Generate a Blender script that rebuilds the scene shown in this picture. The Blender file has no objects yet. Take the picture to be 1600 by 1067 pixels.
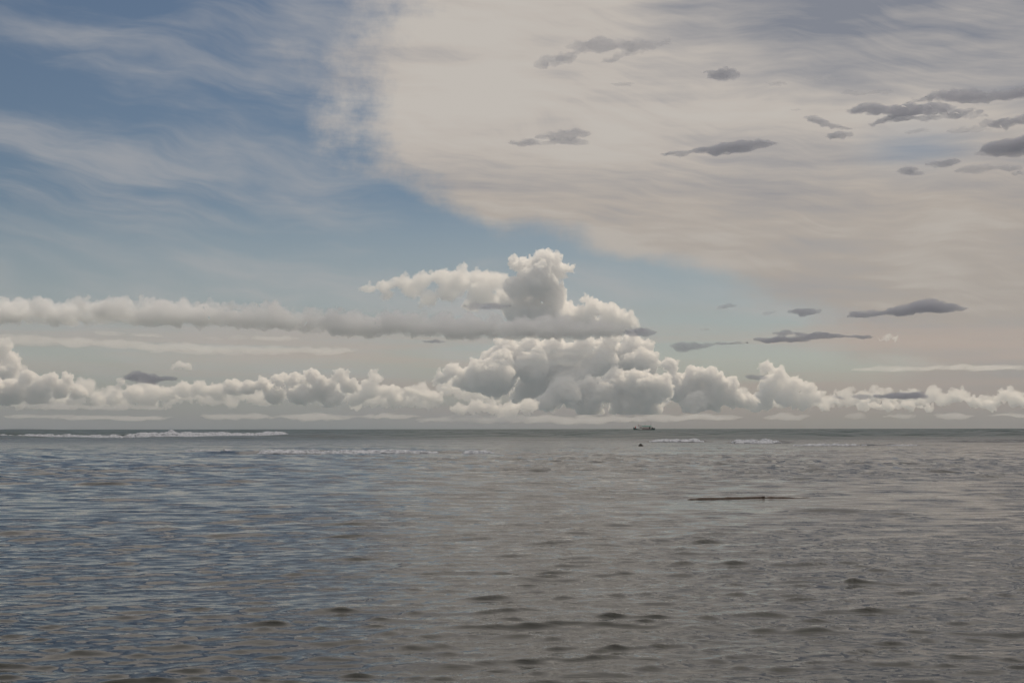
import bpy, bmesh, math, random
import numpy as np
from mathutils import Vector, Matrix, noise

SC = bpy.context.scene
COL = SC.collection
R = math.radians

# ------------------------------------------------------------------ camera
F = 2222.0                       # 50 mm lens expressed in photograph pixels (1600 wide)
CAM_H = 2.2
PITCH = math.atan((670.0 - 533.5) / F)
cd = bpy.data.cameras.new('camera')
cd.sensor_width = 36.0
cd.lens = 36.0 * F / 1600.0
cd.clip_start = 0.1
cd.clip_end = 400000.0
cam = bpy.data.objects.new('camera', cd)
COL.objects.link(cam)
cam.location = (0, 0, CAM_H)
cam.rotation_euler = (Matrix.Rotation(math.pi / 2 + PITCH, 4, 'X') @ Matrix.Rotation(-0.0012, 4, 'Z')).to_euler()
SC.camera = cam

# ------------------------------------------------------------------ render settings
SC.view_settings.view_transform = 'Standard'
SC.view_settings.look = 'None'
SC.view_settings.gamma = 1.0
SC.view_settings.exposure = 0.0
SC.view_settings.use_curve_mapping = False
SC.render.engine = 'CYCLES'
cy = SC.cycles
cy.max_bounces = 16
cy.diffuse_bounces = 3
cy.glossy_bounces = 3
cy.transmission_bounces = 2
cy.volume_bounces = 14
cy.transparent_max_bounces = 24
cy.sample_clamp_indirect = 4.0
cy.use_denoising = True
cy.caustics_reflective = False
cy.caustics_refractive = False

# ------------------------------------------------------------------ world
SUN_EL, SUN_AZ = 50.0, 30.0        # sun high in front, to the right, veiled by the high sheet
SKY = 0.1


def lin(c):
    c = c / 255.0
    return c / 12.92 if c <= 0.04045 else ((c + 0.055) / 1.055) ** 2.4


def rad(r, g, b):                  # a radiance of the high cloud, in world units
    return (lin(r) / SKY, lin(g) / SKY, lin(b) / SKY, 1.0)


world = bpy.data.worlds.new('World')
SC.world = world
world.use_nodes = True
WT = world.node_tree
WT.nodes.clear()


class NT:
    """small helper to write node maths in one line"""
    def __init__(self, tree):
        self.t = tree

    def node(self, kind, **kw):
        n = self.t.nodes.new(kind)
        for k, v in kw.items():
            setattr(n, k, v)
        return n

    def put(self, sock, v):
        if isinstance(v, bpy.types.NodeSocket):
            self.t.links.new(v, sock)
        elif v is not None:
            sock.default_value = v

    def m(self, op, a, b=None, c=None, clamp=False):
        n = self.node('ShaderNodeMath', operation=op, use_clamp=clamp)
        for i, v in enumerate((a, b, c)):
            self.put(n.inputs[i], v)
        return n.outputs[0]

    def step(self, v, lo, hi, smooth=True, a=0.0, b=1.0):
        n = self.node('ShaderNodeMapRange')
        n.interpolation_type = 'SMOOTHSTEP' if smooth else 'LINEAR'
        n.clamp = True
        for i, q in enumerate((v, lo, hi, a, b)):
            self.put(n.inputs[i], q)
        return n.outputs[0]

    def vec(self, x, y, z):
        n = self.node('ShaderNodeCombineXYZ')
        for i, v in enumerate((x, y, z)):
            self.put(n.inputs[i], v)
        return n.outputs[0]

    def noise(self, vec, scale, detail=4.0, rough=0.55, dist=0.0, lac=2.0, dim='3D'):
        n = self.node('ShaderNodeTexNoise', noise_dimensions=dim)
        self.put(n.inputs['Vector'], vec)
        n.inputs['Scale'].default_value = scale
        n.inputs['Detail'].default_value = detail
        n.inputs['Roughness'].default_value = rough
        n.inputs['Distortion'].default_value = dist
        n.inputs['Lacunarity'].default_value = lac
        return n.outputs['Fac']

    def mix(self, f, a, b):
        n = self.node('ShaderNodeMix', data_type='RGBA')
        self.put(n.inputs['Factor'], f)
        self.put(n.inputs[6], a)
        self.put(n.inputs[7], b)
        return n.outputs[2]

    def curve(self, v, pts):
        """piecewise linear value over v; pts = [(v, out), ...] rising in v"""
        n = self.node('ShaderNodeFloatCurve')
        v0, v1 = pts[0][0], pts[-1][0]
        o0, o1 = min(p[1] for p in pts), max(p[1] for p in pts)
        cv = n.mapping.curves[0]
        for i, (p, o) in enumerate(pts):
            X, Y = (p - v0) / (v1 - v0), (o - o0) / (o1 - o0)
            if i == 0:
                cv.points[0].location = (X, Y)
            elif i == len(pts) - 1:
                cv.points[1 if len(pts) == 2 else -1].location = (X, Y)
            else:
                cv.points.new(X, Y)
        n.mapping.update()
        self.put(n.inputs['Factor'], 1.0)
        self.put(n.inputs['Value'], self.step(v, v0, v1, smooth=False))
        return self.m('MULTIPLY_ADD', n.outputs[0], o1 - o0, o0)


class WNT(NT):
    def noise(self, vec, scale, detail=4.0, rough=0.55, dist=0.0, off=0.0):
        return NT.noise(self, vec, scale, detail, rough, 0.0, 2.0, '2D')


W = WNT(WT)
tc = W.node('ShaderNodeTexCoord')
sep = W.node('ShaderNodeSeparateXYZ')
WT.links.new(tc.outputs['Generated'], sep.inputs[0])
DX, DY, DZ = sep.outputs
AZ = W.m('MULTIPLY', W.m('ARCTAN2', DX, DY), 57.29578)              # degrees, right of ahead
EL = W.m('MULTIPLY', W.m('ARCSINE', DZ), 57.29578)
ZC = W.m('ADD', W.m('MAXIMUM', DZ, 0.0), 0.06)
PX, PY = W.m('DIVIDE', DX, ZC), W.m('DIVIDE', DY, ZC)               # flat layer overhead
PLANE = W.vec(PX, PY, 0.0)
ANG = W.vec(W.m('MULTIPLY', AZ, 0.1), W.m('MULTIPLY', EL, 0.1), 0.0)  # angular coordinates, 10 degrees = 1


def az(x):
    return math.degrees(math.atan((x - 800.0) / F))


def el(y):
    return math.degrees(math.atan((670.0 - y) / F))


def blob(x, y, wx, wy, amp=1.0):
    """soft elliptical region of the high sheet, given where it stands in the sky"""
    a = W.m('DIVIDE', W.m('SUBTRACT', AZ, az(x)), wx * 0.0258)
    b = W.m('DIVIDE', W.m('SUBTRACT', EL, el(y)), wy * 0.0258)
    r = W.m('SQRT', W.m('ADD', W.m('MULTIPLY', a, a), W.m('MULTIPLY', b, b)))
    return W.step(r, 1.0, 0.0, a=0.0, b=amp)


sky = W.node('ShaderNodeTexSky', sky_type='NISHITA')
sky.sun_disc = False
sky.sun_elevation = R(SUN_EL)
sky.sun_rotation = R(SUN_AZ)
sky.altitude = 0.0
sky.air_density = 1.0
sky.dust_density = 0.4
sky.ozone_density = 2.0
hs = W.node('ShaderNodeHueSaturation')
hs.inputs['Saturation'].default_value = 0.96
hs.inputs['Value'].default_value = 0.41
WT.links.new(sky.outputs[0], hs.inputs['Color'])
base = hs.outputs[0]

# thin cirrus veil: streaks of a flat layer seen in perspective
warp = W.noise(W.vec(W.m('MULTIPLY_ADD', AZ, 0.05, 2.0), W.m('MULTIPLY', EL, 0.09), 0.0), 1.6, 3)
ELw = W.m('ADD', EL, W.m('MULTIPLY', W.m('SUBTRACT', warp, 0.5), 3.4))
tilt = W.m('ADD', ELw, W.m('MULTIPLY', AZ, 0.16))
st = W.noise(W.vec(W.m('MULTIPLY_ADD', AZ, 0.055, 5.0), W.m('MULTIPLY', tilt, 0.22), 0.0), 1.7, 5, 0.58, 0.4)
st2 = W.noise(W.vec(W.m('MULTIPLY_ADD', AZ, 0.12, 9.0), W.m('MULTIPLY', tilt, 0.75), 0.0), 1.9, 4, 0.55, 0.3)
low = W.step(EL, 12.5, 5.0, a=-0.03, b=0.06)
cir = W.m('ADD', W.m('ADD', W.m('MULTIPLY', st, 0.72), W.m('MULTIPLY', st2, 0.28)), low)
cir = W.m('ADD', cir, blob(170, 275, 360, 130, 0.20))
cir = W.m('ADD', cir, blob(470, 90, 170, 70, 0.16))
cir = W.m('ADD', cir, blob(520, 15, 260, 60, 0.14))
cir = W.m('ADD', cir, blob(110, 75, 160, 40, 0.10))
cir = W.m('SUBTRACT', cir, blob(330, 200, 260, 90, 0.08))
cir = W.m('ADD', cir, W.step(EL, 16.5, 22.0, a=0.0, b=0.34))
cir = W.m('SUBTRACT', cir, blob(820, 385, 340, 75, 0.16))
cirrus = W.step(cir, 0.42, 0.84, a=0.0, b=0.74)
c1 = W.mix(cirrus, base, rad(166, 166, 168))

# the broad altostratus sheet with its slanting edge
edge = W.curve(EL, [(el(640), az(1420)), (el(520), az(1290)), (el(470), az(1230)), (el(445), az(1170)),
                    (el(420), az(1060)), (el(392), az(930)), (el(355), az(800)), (el(325), az(715)),
                    (el(290), az(640)), (el(225), az(612)), (el(165), az(575)), (el(100), az(545)),
                    (el(40), az(600)), (el(0), az(640)), (el(-300), az(700))])
en = W.noise(ANG, 3.0, 6, 0.62, 0.5)
en2 = W.noise(W.vec(W.m('MULTIPLY_ADD', AZ, 0.06, 3.0), W.m('MULTIPLY', EL, 0.3), 0.0), 2.6, 5, 0.6, 0.3)
ed = W.m('SUBTRACT', AZ, edge)
ed = W.m('ADD', ed, W.m('MULTIPLY', W.m('SUBTRACT', en, 0.5), 6.5))
ed = W.m('ADD', ed, W.m('MULTIPLY', W.m('SUBTRACT', en2, 0.5), 4.0))
sheet = W.step(W.m('ADD', ed, W.step(EL, 7.5, 11.5, a=-0.5, b=1.2)), -2.0, 2.6)
behind = W.step(DY, 0.25, -0.15)                                       # broken sheet behind the viewer
sheet = W.m('ADD', W.m('MULTIPLY', sheet, W.m('SUBTRACT', 1.0, behind)), W.m('MULTIPLY', behind, 0.55))
tex = W.noise(W.vec(W.m('MULTIPLY_ADD', AZ, 0.05, 7.0), W.m('MULTIPLY', EL, 0.16), 0.0), 2.2, 6, 0.5, 0.3)
tex2 = W.noise(W.vec(W.m('MULTIPLY_ADD', AZ, 0.03, 11.0), W.m('MULTIPLY', EL, 0.45), 0.0), 2.5, 5, 0.5, 0.2)
thin = W.m('ADD', W.m('MULTIPLY', W.m('SUBTRACT', tex, 0.5), 1.15), W.m('MULTIPLY', W.m('SUBTRACT', tex2, 0.5), 0.8))
# thickness of the sheet: thick (grey) towards the upper right, thin (bright) in the middle, warm below
fib = W.noise(W.vec(W.m('MULTIPLY', AZ, 0.10), W.m('MULTIPLY', tilt, 0.9), 0.0), 2.2, 5, 0.6)
thin = W.m('ADD', thin, W.m('MULTIPLY', W.m('SUBTRACT', fib, 0.5), 0.7))
thick = W.m('ADD', thin, W.m('ADD', blob(1570, -160, 800, 420, 1.2), blob(1250, 60, 360, 130, 0.34)))
thick = W.m('SUBTRACT', thick, blob(960, 20, 130, 90, 0.22))
thick = W.m('SUBTRACT', thick, blob(780, 60, 260, 170, 0.16))
warm = W.step(EL, 13.0, 3.5, a=0.0, b=1.0)
shc = W.mix(warm, rad(189, 182, 175), rad(154, 143, 133))
shc = W.mix(W.step(thick, -0.22, 0.0, smooth=False, a=0.30, b=0.0), shc, rad(198, 194, 187))
shc = W.mix(W.step(thick, 0.0, 0.9, smooth=False, a=0.0, b=1.0), shc, rad(130, 134, 144))
hole = W.m('MULTIPLY', blob(1440, 245, 130, 70, 1.0), W.step(tex2, 0.3, 0.7, a=0.5, b=1.0))
sheet = W.m('MULTIPLY', sheet, W.m('SUBTRACT', 1.0, W.m('MULTIPLY', hole, 0.5)))
c2 = W.mix(sheet, c1, shc)

# long warm and blue-grey bands low over the horizon
bands = W.noise(W.vec(W.m('MULTIPLY_ADD', AZ, 0.022, 21.0), W.m('MULTIPLY', EL, 0.55), 0.0), 2.0, 6, 0.55, 0.25)
bl = W.m('MULTIPLY', W.step(EL, 5.2, 3.2), W.step(bands, 0.38, 0.62, a=0.0, b=0.75))
bl = W.m('MULTIPLY', bl, W.step(AZ, -16.0, 2.0, a=0.6, b=1.0))
c3 = W.mix(bl, c2, rad(170, 151, 138))
hz = W.step(EL, 2.8, 0.0, smooth=False, a=0.0, b=0.85)
c4 = W.mix(hz, c3, W.mix(W.step(AZ, -8.0, 12.0), rad(86, 95, 106), rad(100, 95, 92)))
# over the head and behind the sky goes on as broken high cloud
bg = W.node('ShaderNodeBackground')
bg.inputs['Strength'].default_value = SKY
WT.links.new(c4, bg.inputs['Color'])
wo = W.node('ShaderNodeOutputWorld')
WT.links.new(bg.outputs[0], wo.inputs['Surface'])

# ------------------------------------------------------------------ sun
sl = bpy.data.lights.new('sun', 'SUN')
sl.energy = 2.5
sl.angle = R(11.0)
sl.color = (1.0, 0.88, 0.72)
sun = bpy.data.objects.new('sun', sl)
COL.objects.link(sun)
sdir = Vector((math.sin(R(SUN_AZ)) * math.cos(R(SUN_EL)), math.cos(R(SUN_AZ)) * math.cos(R(SUN_EL)), math.sin(R(SUN_EL))))
sun.rotation_euler = (-sdir).to_track_quat('-Z', 'Y').to_euler()
sun.location = sdir * 100


# ------------------------------------------------------------------ helpers
def at(x, y, Y):
    """the point of the place seen at photograph pixel x, y and Y metres ahead"""
    cx, cz = (x - 800.0) / F, -(y - 533.5) / F
    d = Vector((cx, math.cos(PITCH) - cz * math.sin(PITCH), math.sin(PITCH) + cz * math.cos(PITCH)))
    d *= Y / d.y
    return Vector((d.x, Y, CAM_H + d.z))


def tag(o, label=None, cat=None, group=None, kind=None):
    if label: o['label'] = label
    if cat: o['category'] = cat
    if group: o['group'] = group
    if kind: o['kind'] = kind
    return o


def mesh_obj(name, me, mat, parent=None, loc=(0, 0, 0)):
    o = bpy.data.objects.new(name, me)
    COL.objects.link(o)
    if mat is not None:
        me.materials.clear()
        me.materials.append(mat)
    o.location = loc
    if parent is not None:
        o.parent = parent
    return o


def np_mesh(name, V, Q=None, T=None, smooth=True):
    me = bpy.data.meshes.new(name)
    me.vertices.add(len(V))
    me.vertices.foreach_set('co', np.asarray(V, dtype=np.float32).ravel())
    loops, starts, n = [], [], 0
    for arr, k in ((Q, 4), (T, 3)):
        if arr is not None and len(arr):
            arr = np.asarray(arr, dtype=np.int32)
            loops.append(arr.ravel())
            starts.append(n + np.arange(len(arr), dtype=np.int32) * k)
            n += arr.size
    loops = np.concatenate(loops)
    starts = np.concatenate(starts)
    me.loops.add(len(loops))
    me.loops.foreach_set('vertex_index', loops)
    me.polygons.add(len(starts))
    me.polygons.foreach_set('loop_start', starts)
    me.update(calc_edges=True)
    if smooth:
        me.polygons.foreach_set('use_smooth', np.ones(len(starts), dtype=bool))
    return me


def new_mat(name):
    m = bpy.data.materials.new(name)
    m.use_nodes = True
    m.node_tree.nodes.clear()
    return m, NT(m.node_tree)


def paint(name, col, rough=0.6, var=0.25, scale=8.0, bump=0.0):
    m, T = new_mat(name)
    b = T.node('ShaderNodeBsdfPrincipled')
    o = T.node('ShaderNodeOutputMaterial')
    m.node_tree.links.new(b.outputs[0], o.inputs[0])
    t = T.node('ShaderNodeTexCoord')
    n = T.noise(t.outputs['Object'], scale, 5, 0.6)
    c0 = tuple(c * (1 - var) for c in col) + (1,)
    c1_ = tuple(min(1, c * (1 + var)) for c in col) + (1,)
    T.put(b.inputs['Base Color'], T.mix(n, c0, c1_))
    b.inputs['Roughness'].default_value = rough
    if bump:
        bn = T.node('ShaderNodeBump')
        bn.inputs['Strength'].default_value = bump
        bn.inputs['Distance'].default_value = 0.05
        T.put(bn.inputs['Height'], n)
        m.node_tree.links.new(bn.outputs[0], b.inputs['Normal'])
    return m


# ------------------------------------------------------------------ sea
def sea_height(X, Y, sp):
    """height and sideways shift of the water at X, Y where the mesh spacing is sp (all arrays)"""
    rng = np.random.default_rng(11)
    rr = np.hypot(X, Y)
    var = np.full_like(X, 1e-8); Zt = np.zeros_like(X)
    Z = np.zeros_like(X); SX = np.zeros_like(X); SY = np.zeros_like(X)
    # gusts: patches of rougher and calmer water
    g = np.zeros_like(X)
    for k in range(10):
        a = rng.uniform(0, 2 * np.pi); lam = rng.uniform(9, 60)
        g += np.sin((X * np.cos(a) + Y * np.sin(a) * 0.6) * 2 * np.pi / lam + rng.uniform(0, 6.28)
                    + 1.2 * np.sin(X * 0.07 * rng.uniform(.5, 1.5) + k))
    gust = np.clip(1.0 + 0.11 * g, 0.6, 1.3)
    calm = 1 - 0.8 * np.exp(-((X - LOG[0] - 0.3) / 2.6) ** 2 - ((Y - LOG[1] + 1.2) / 1.6) ** 2)   # the log stills the ripples
    lee = (0.90 + 0.75 * np.clip((rr - 18) / 60, 0, 1)) * (1.0 + 0.05 * np.clip(X / (0.2 * rr + 1), -1, 1))
    out = 1 / (1 + np.exp(-(rr - 330) / 25))                          # beyond the reef
    lams = np.concatenate([np.geomspace(0.16, 0.8, 46), np.geomspace(0.85, 2.6, 32), np.geomspace(3.0, 13, 14)])
    for n_l, lam in enumerate(lams):
        if n_l in (46, 78):                                           # flat troughs, peaked crests, for ripples and chop apart
            Zt += Z * (1 + (0.12 if n_l == 46 else 0.05) * np.clip(Z / np.sqrt(var), -1.6, 2.8))
            Z = np.zeros_like(X); var = np.full_like(X, 1e-8)
        lam *= rng.uniform(0.93, 1.07)
        k = 2 * np.pi / lam
        a = -np.pi / 2 + 0.12 + rng.normal(0, 0.50 if lam < 0.83 else (0.32 if lam < 2.7 else 0.3))
        if lam < 0.36: s = 0.033
        elif lam < 0.83: s = 0.0275
        elif lam < 2.7: s = 0.0112
        else: s = 0.0035
        amp = s / k * rng.uniform(0.6, 1.4)
        w = np.clip((lam / sp - 2.2) / 2.4, 0, 1)
        ph = (X * np.cos(a) + Y * np.sin(a)) * k + rng.uniform(0, 6.28)
        A = amp * w * gust * lee * calm * (1.0 if lam < 0.83 else 1 + 0.9 * np.clip((rr - 25) / 60, 0, 1)) if lam < 2.7 else amp * w * (1 + 0.6 * np.clip((rr - 25) / 80, 0, 1))
        c, s_ = np.cos(ph), np.sin(ph)
        Z += A * (c + 0.64 * s_ * c)                                  # steeper towards the shore
        var += A * A * 0.5
        SX -= A * s_ * np.cos(a) * 1.35
        SY -= A * s_ * np.sin(a) * 1.35
    Z = Z + Zt
    # open-sea swell beyond the reef
    for lam in np.geomspace(9, 70, 22):
        k = 2 * np.pi / lam
        a = -np.pi / 2 + rng.normal(0, 0.4)
        w = np.clip((lam / sp - 2.5) / 3.0, 0, 1) * out
        A = 0.0105 / k * rng.uniform(0.6, 1.4) * w * 3.6
        Z += A * np.cos((X * np.cos(a) + Y * np.sin(a)) * k + rng.uniform(0, 6.28))
    for (x0, x1, yc, h, wid, bend) in RIDGES:
        xm, hw = (x0 + x1) / 2, (x1 - x0) / 2
        t = np.clip(np.abs(X - xm) / hw, 0, 1.6)
        env = np.clip(1.25 - t, 0, 1) ; env = env * env * (3 - 2 * env)
        yy = Y - yc - bend * np.sin((X - xm) / hw * 2.2 + yc)
        prof = np.where(yy < 0, np.exp(-(yy / (wid * 0.55)) ** 2), np.exp(-(yy / (wid * 1.5)) ** 2))
        Z += h * env * prof
    return X + SX, Y + SY, Z


def wx(x, Y):
    return (x - 800.0) / F * Y


LOG = (wx(1168, 44.5), 44.5)
# surf and swell ridges: x from, x to, distance, height, width, bend
RIDGES = [
    (wx(-200, 372), wx(530, 372), 374, 0.62, 2.2, 0.0),
    (wx(210, 128), wx(830, 128), 128.9, 0.24, 0.8, 0.0),
    (wx(1000, 236), wx(1120, 236), 237.0, 0.42, 1.6, 0.0),
    (wx(1130, 214), wx(1250, 214), 215.0, 0.48, 1.6, 0.0),
    (wx(1220, 180), wx(1520, 180), 182.6, 0.18, 1.0, 0.0),
    (wx(1200, 37), wx(1420, 37), 37.0, 0.13, 0.55, -0.5),
    (wx(1450, 230), wx(1700, 230), 231, 0.42, 1.8, 1.5),
    (wx(300, 260), wx(900, 260), 290, 0.35, 3.0, 3.0),
]


def build_sea():
    az_f = np.arange(-27, 27.001, math.degrees(0.0031))
    left = -27 - np.geomspace(0.15, 153, 60)[::-1]
    right = 27 + np.geomspace(0.15, 153, 60)
    A = np.radians(np.concatenate([left, az_f, right[:-1]]))
    r = [1.0]
    while r[-1] < 120000:
        q = r[-1]
        if q < 10: d = 0.09
        elif q < 30: d = max(0.034, 0.0034 * q)
        elif q < 250: d = 0.0039 * q
        elif q < 700: d = 0.007 * q
        elif q < 3000: d = 0.009 * q
        else: d = 0.05 * q
        r.append(q + d)
    r = np.array(r)
    nr, na = len(r), len(A)
    RR, AA = np.meshgrid(r, A, indexing='ij')
    X, Y = RR * np.sin(AA), RR * np.cos(AA)
    dr = np.gradient(r)[:, None]
    da = np.gradient(A)[None, :]
    sp = np.maximum(dr * np.ones_like(X), RR * da)
    x, y, z = sea_height(X.ravel(), Y.ravel(), sp.ravel())
    V = np.column_stack([x, y, z])
    idx = np.arange(nr * na).reshape(nr, na)
    nxt = np.roll(idx, -1, axis=1)
    Q = np.stack([idx[:-1].ravel(), nxt[:-1].ravel(), nxt[1:].ravel(), idx[1:].ravel()], 1)
    Q = Q[:, ::-1]
    c = len(V)
    V = np.vstack([V, [[0, 0, 0]]])
    T = np.stack([idx[0], np.full(na, c), nxt[0]], 1)[:, ::-1]
    me = np_mesh('sea', V, Q, T)
    return me


def sea_material():
    m, T = new_mat('sea_water')
    b = T.node('ShaderNodeBsdfPrincipled')
    o = T.node('ShaderNodeOutputMaterial')
    m.node_tree.links.new(b.outputs[0], o.inputs[0])
    g = T.node('ShaderNodeNewGeometry')
    pos = g.outputs['Position']
    s = T.node('ShaderNodeSeparateXYZ')
    m.node_tree.links.new(pos, s.inputs[0])
    # silty olive water over the reef flat, bluer green in the deep water outside it
    d = T.step(s.outputs[1], 190.0, 420.0)
    T.put(b.inputs['Base Color'], T.mix(d, (0.015, 0.017, 0.012, 1), (0.018, 0.048, 0.050, 1)))
    T.put(b.inputs['Roughness'], T.step(s.outputs[1], 60.0, 420.0, a=0.02, b=0.38))    # unresolved ripples far out
    b.inputs['IOR'].default_value = 1.333
    v1 = T.vec(T.m('MULTIPLY', s.outputs[0], 0.4), s.outputs[1], 0.0)
    n1 = T.noise(v1, 5.0, 3, 0.55, 0.6)
    n2 = T.noise(T.vec(T.m('MULTIPLY', s.outputs[0], 0.45), s.outputs[1], 4.0), 0.55, 2, 0.50, 0.3)
    n3 = T.noise(T.vec(T.m('MULTIPLY', s.outputs[0], 0.4), s.outputs[1], 9.0), 0.07, 4, 0.60, 0.2)
    h = T.m('ADD', T.m('MULTIPLY', n1, 0.009),
            T.m('ADD', T.m('MULTIPLY', n2, T.step(s.outputs[1], 30, 140, a=0.0, b=0.28)),
                T.m('MULTIPLY', n3, T.step(s.outputs[1], 150, 600, a=0.0, b=5.5))))
    bn = T.node('ShaderNodeBump')
    bn.inputs['Strength'].default_value = 1.0
    bn.inputs['Distance'].default_value = 1.0
    T.put(bn.inputs['Height'], h)
    m.node_tree.links.new(bn.outputs[0], b.inputs['Normal'])
    return m


sea = mesh_obj('sea', build_sea(), sea_material())
tag(sea, 'grey choppy sea with small dark wave faces reaching to the horizon', 'sea', kind='structure')


# ------------------------------------------------------------------ clouds
def cloud_mat(name, dens, aniso=0.35, col=(1, 1, 1, 1), shade_absorb=0.0):
    m, T = new_mat(name)
    v = T.node('ShaderNodeVolumeScatter')
    v.inputs['Color'].default_value = col
    v.inputs['Density'].default_value = dens
    v.inputs['Anisotropy'].default_value = aniso
    o = T.node('ShaderNodeOutputMaterial')
    if shade_absorb:                                   # absorption with a violet tint puts shade into the cloud volume
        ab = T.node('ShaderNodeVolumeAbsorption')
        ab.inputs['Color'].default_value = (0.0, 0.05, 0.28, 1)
        ab.inputs['Density'].default_value = dens * shade_absorb
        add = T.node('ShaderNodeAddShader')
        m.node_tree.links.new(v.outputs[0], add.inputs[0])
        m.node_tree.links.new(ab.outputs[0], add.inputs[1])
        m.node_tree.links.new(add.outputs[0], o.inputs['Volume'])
    else:
        m.node_tree.links.new(v.outputs[0], o.inputs['Volume'])
    return m


def ico(sub):
    bm = bmesh.new()
    bmesh.ops.create_icosphere(bm, subdivisions=sub, radius=1.0)
    V = np.array([v.co[:] for v in bm.verts], dtype=np.float32)
    T = np.array([[v.index for v in f.verts] for f in bm.faces], dtype=np.int32)
    bm.free()
    return V, T


ICO = {1: ico(1), 2: ico(2), 3: ico(3)}


def balls_mesh(balls, sub_of):
    Vs, Ts, n = [], [], 0
    for (x, y, z, rx, ry, rz) in balls:
        V, T = ICO[sub_of(max(rx, rz))]
        Vs.append(V * (rx, ry, rz) + (x, y, z))
        Ts.append(T + n)
        n += len(V)
    return np.vstack(Vs), np.vstack(Ts)


_rg = np.random.default_rng(5)
_PERM = _rg.permutation(512).astype(np.int32)
_GRAD = _rg.normal(size=(512, 3)).astype(np.float32)
_GRAD /= np.linalg.norm(_GRAD, axis=1)[:, None]


def perlin(P):
    """gradient noise at the points P (n x 3), about -0.7 .. 0.7"""
    I = np.floor(P).astype(np.int32)
    f = (P - I).astype(np.float32)
    w = f * f * f * (f * (f * 6 - 15) + 10)
    out = np.zeros(len(P), dtype=np.float32)
    for dx in (0, 1):
        for dy in (0, 1):
            for dz in (0, 1):
                h = _PERM[(I[:, 0] + dx) & 511]
                h = _PERM[(h + I[:, 1] + dy) & 511]
                h = _PERM[(h + I[:, 2] + dz) & 511]
                g = _GRAD[h]
                d = g[:, 0] * (f[:, 0] - dx) + g[:, 1] * (f[:, 1] - dy) + g[:, 2] * (f[:, 2] - dz)
                out += d * (w[:, 0] if dx else 1 - w[:, 0]) * (w[:, 1] if dy else 1 - w[:, 1]) * (w[:, 2] if dz else 1 - w[:, 2])
    return out


def fbm(P, n=3, gain=0.5):
    v, a = 0, 1.0
    for k in range(n):
        v = v + a * perlin(P * 2.03 ** k + 17.3 * k)
        a *= gain
    return v


def largest_piece(co, faces):
    """drop loose specks: keep the biggest connected piece of a quad mesh"""
    lab = np.arange(len(co))
    e = np.concatenate([faces[:, [0, 1]], faces[:, [1, 2]], faces[:, [2, 3]]])
    while True:
        m = np.minimum(lab[e[:, 0]], lab[e[:, 1]])
        new = lab.copy()
        np.minimum.at(new, e[:, 0], m)
        np.minimum.at(new, e[:, 1], m)
        new = new[new]; new = new[new]
        if np.array_equal(new, lab): break
        lab = new
    ids, cnt = np.unique(lab, return_counts=True)
    if len(ids) == 1: return co, faces
    keep = lab == ids[np.argmax(cnt)]
    idx = np.cumsum(keep) - 1
    return co[keep], idx[faces[keep[faces[:, 0]]]]


def remeshed(name, balls, voxel, warp, bumps, base_z=None, seed=0.0, aspect=(1, 1, 1)):
    """union of lobes as one closed skin, then stirred by noise.
    warp = (amount, length); bumps = [(amount, length, billow), ...]; aspect stretches the noise"""
    V, T = balls_mesh(balls, lambda r: 1 if r < 5 * voxel else (2 if r < 14 * voxel else 3))
    me = np_mesh('tmp', V, None, T)
    o = bpy.data.objects.new('tmp', me)
    COL.objects.link(o)
    md = o.modifiers.new('r', 'REMESH')
    md.mode = 'VOXEL'
    md.voxel_size = voxel
    dg = bpy.context.evaluated_depsgraph_get()
    ev = o.evaluated_get(dg)
    out = ev.to_mesh()
    n = len(out.vertices)
    co = np.empty(n * 3, dtype=np.float32); out.vertices.foreach_get('co', co); co = co.reshape(-1, 3)
    nf = len(out.polygons)
    fa = np.empty(nf * 4, dtype=np.int32); out.loops.foreach_get('vertex_index', fa); fa = fa.reshape(-1, 4)
    ev.to_mesh_clear()
    bpy.data.objects.remove(o)
    bpy.data.meshes.remove(me)
    co, fa = largest_piece(co, fa)
    asp = np.array(aspect, dtype=np.float32)
    off = np.array([seed * 13.1, seed * 7.7, seed * 3.3], dtype=np.float32) % 97
    if warp:
        P = co / (warp[1] * asp) + off
        co = co + np.stack([fbm(P + 31.7, 3), fbm(P + 57.1, 3), fbm(P + 5.9, 3)], 1) * warp[0] * asp ** 0.5
    bumps = [b for b in bumps if b[1] > 2.6 * voxel]
    for k, (am, ln, billow) in enumerate(bumps):
        if k == 0:
            fn = np.cross(co[fa[:, 2]] - co[fa[:, 0]], co[fa[:, 3]] - co[fa[:, 1]])
            no = np.stack([sum(np.bincount(fa[:, c], fn[:, ax], len(co)) for c in range(4)) for ax in range(3)], 1)
            no = (no / np.maximum(np.linalg.norm(no, axis=1), 1e-9)[:, None]).astype(np.float32)
        d = fbm(co / (ln * asp) + off + 11.0 * k, 3)
        if billow:
            d = np.abs(d) * 2.2 - 0.45
        co = co + no * (d * am)[:, None]
    if base_z is not None:
        z = co[:, 2]
        under = z < base_z
        z[under] = base_z + (z[under] - base_z) * 0.06
    return np_mesh(name, co, fa)


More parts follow.
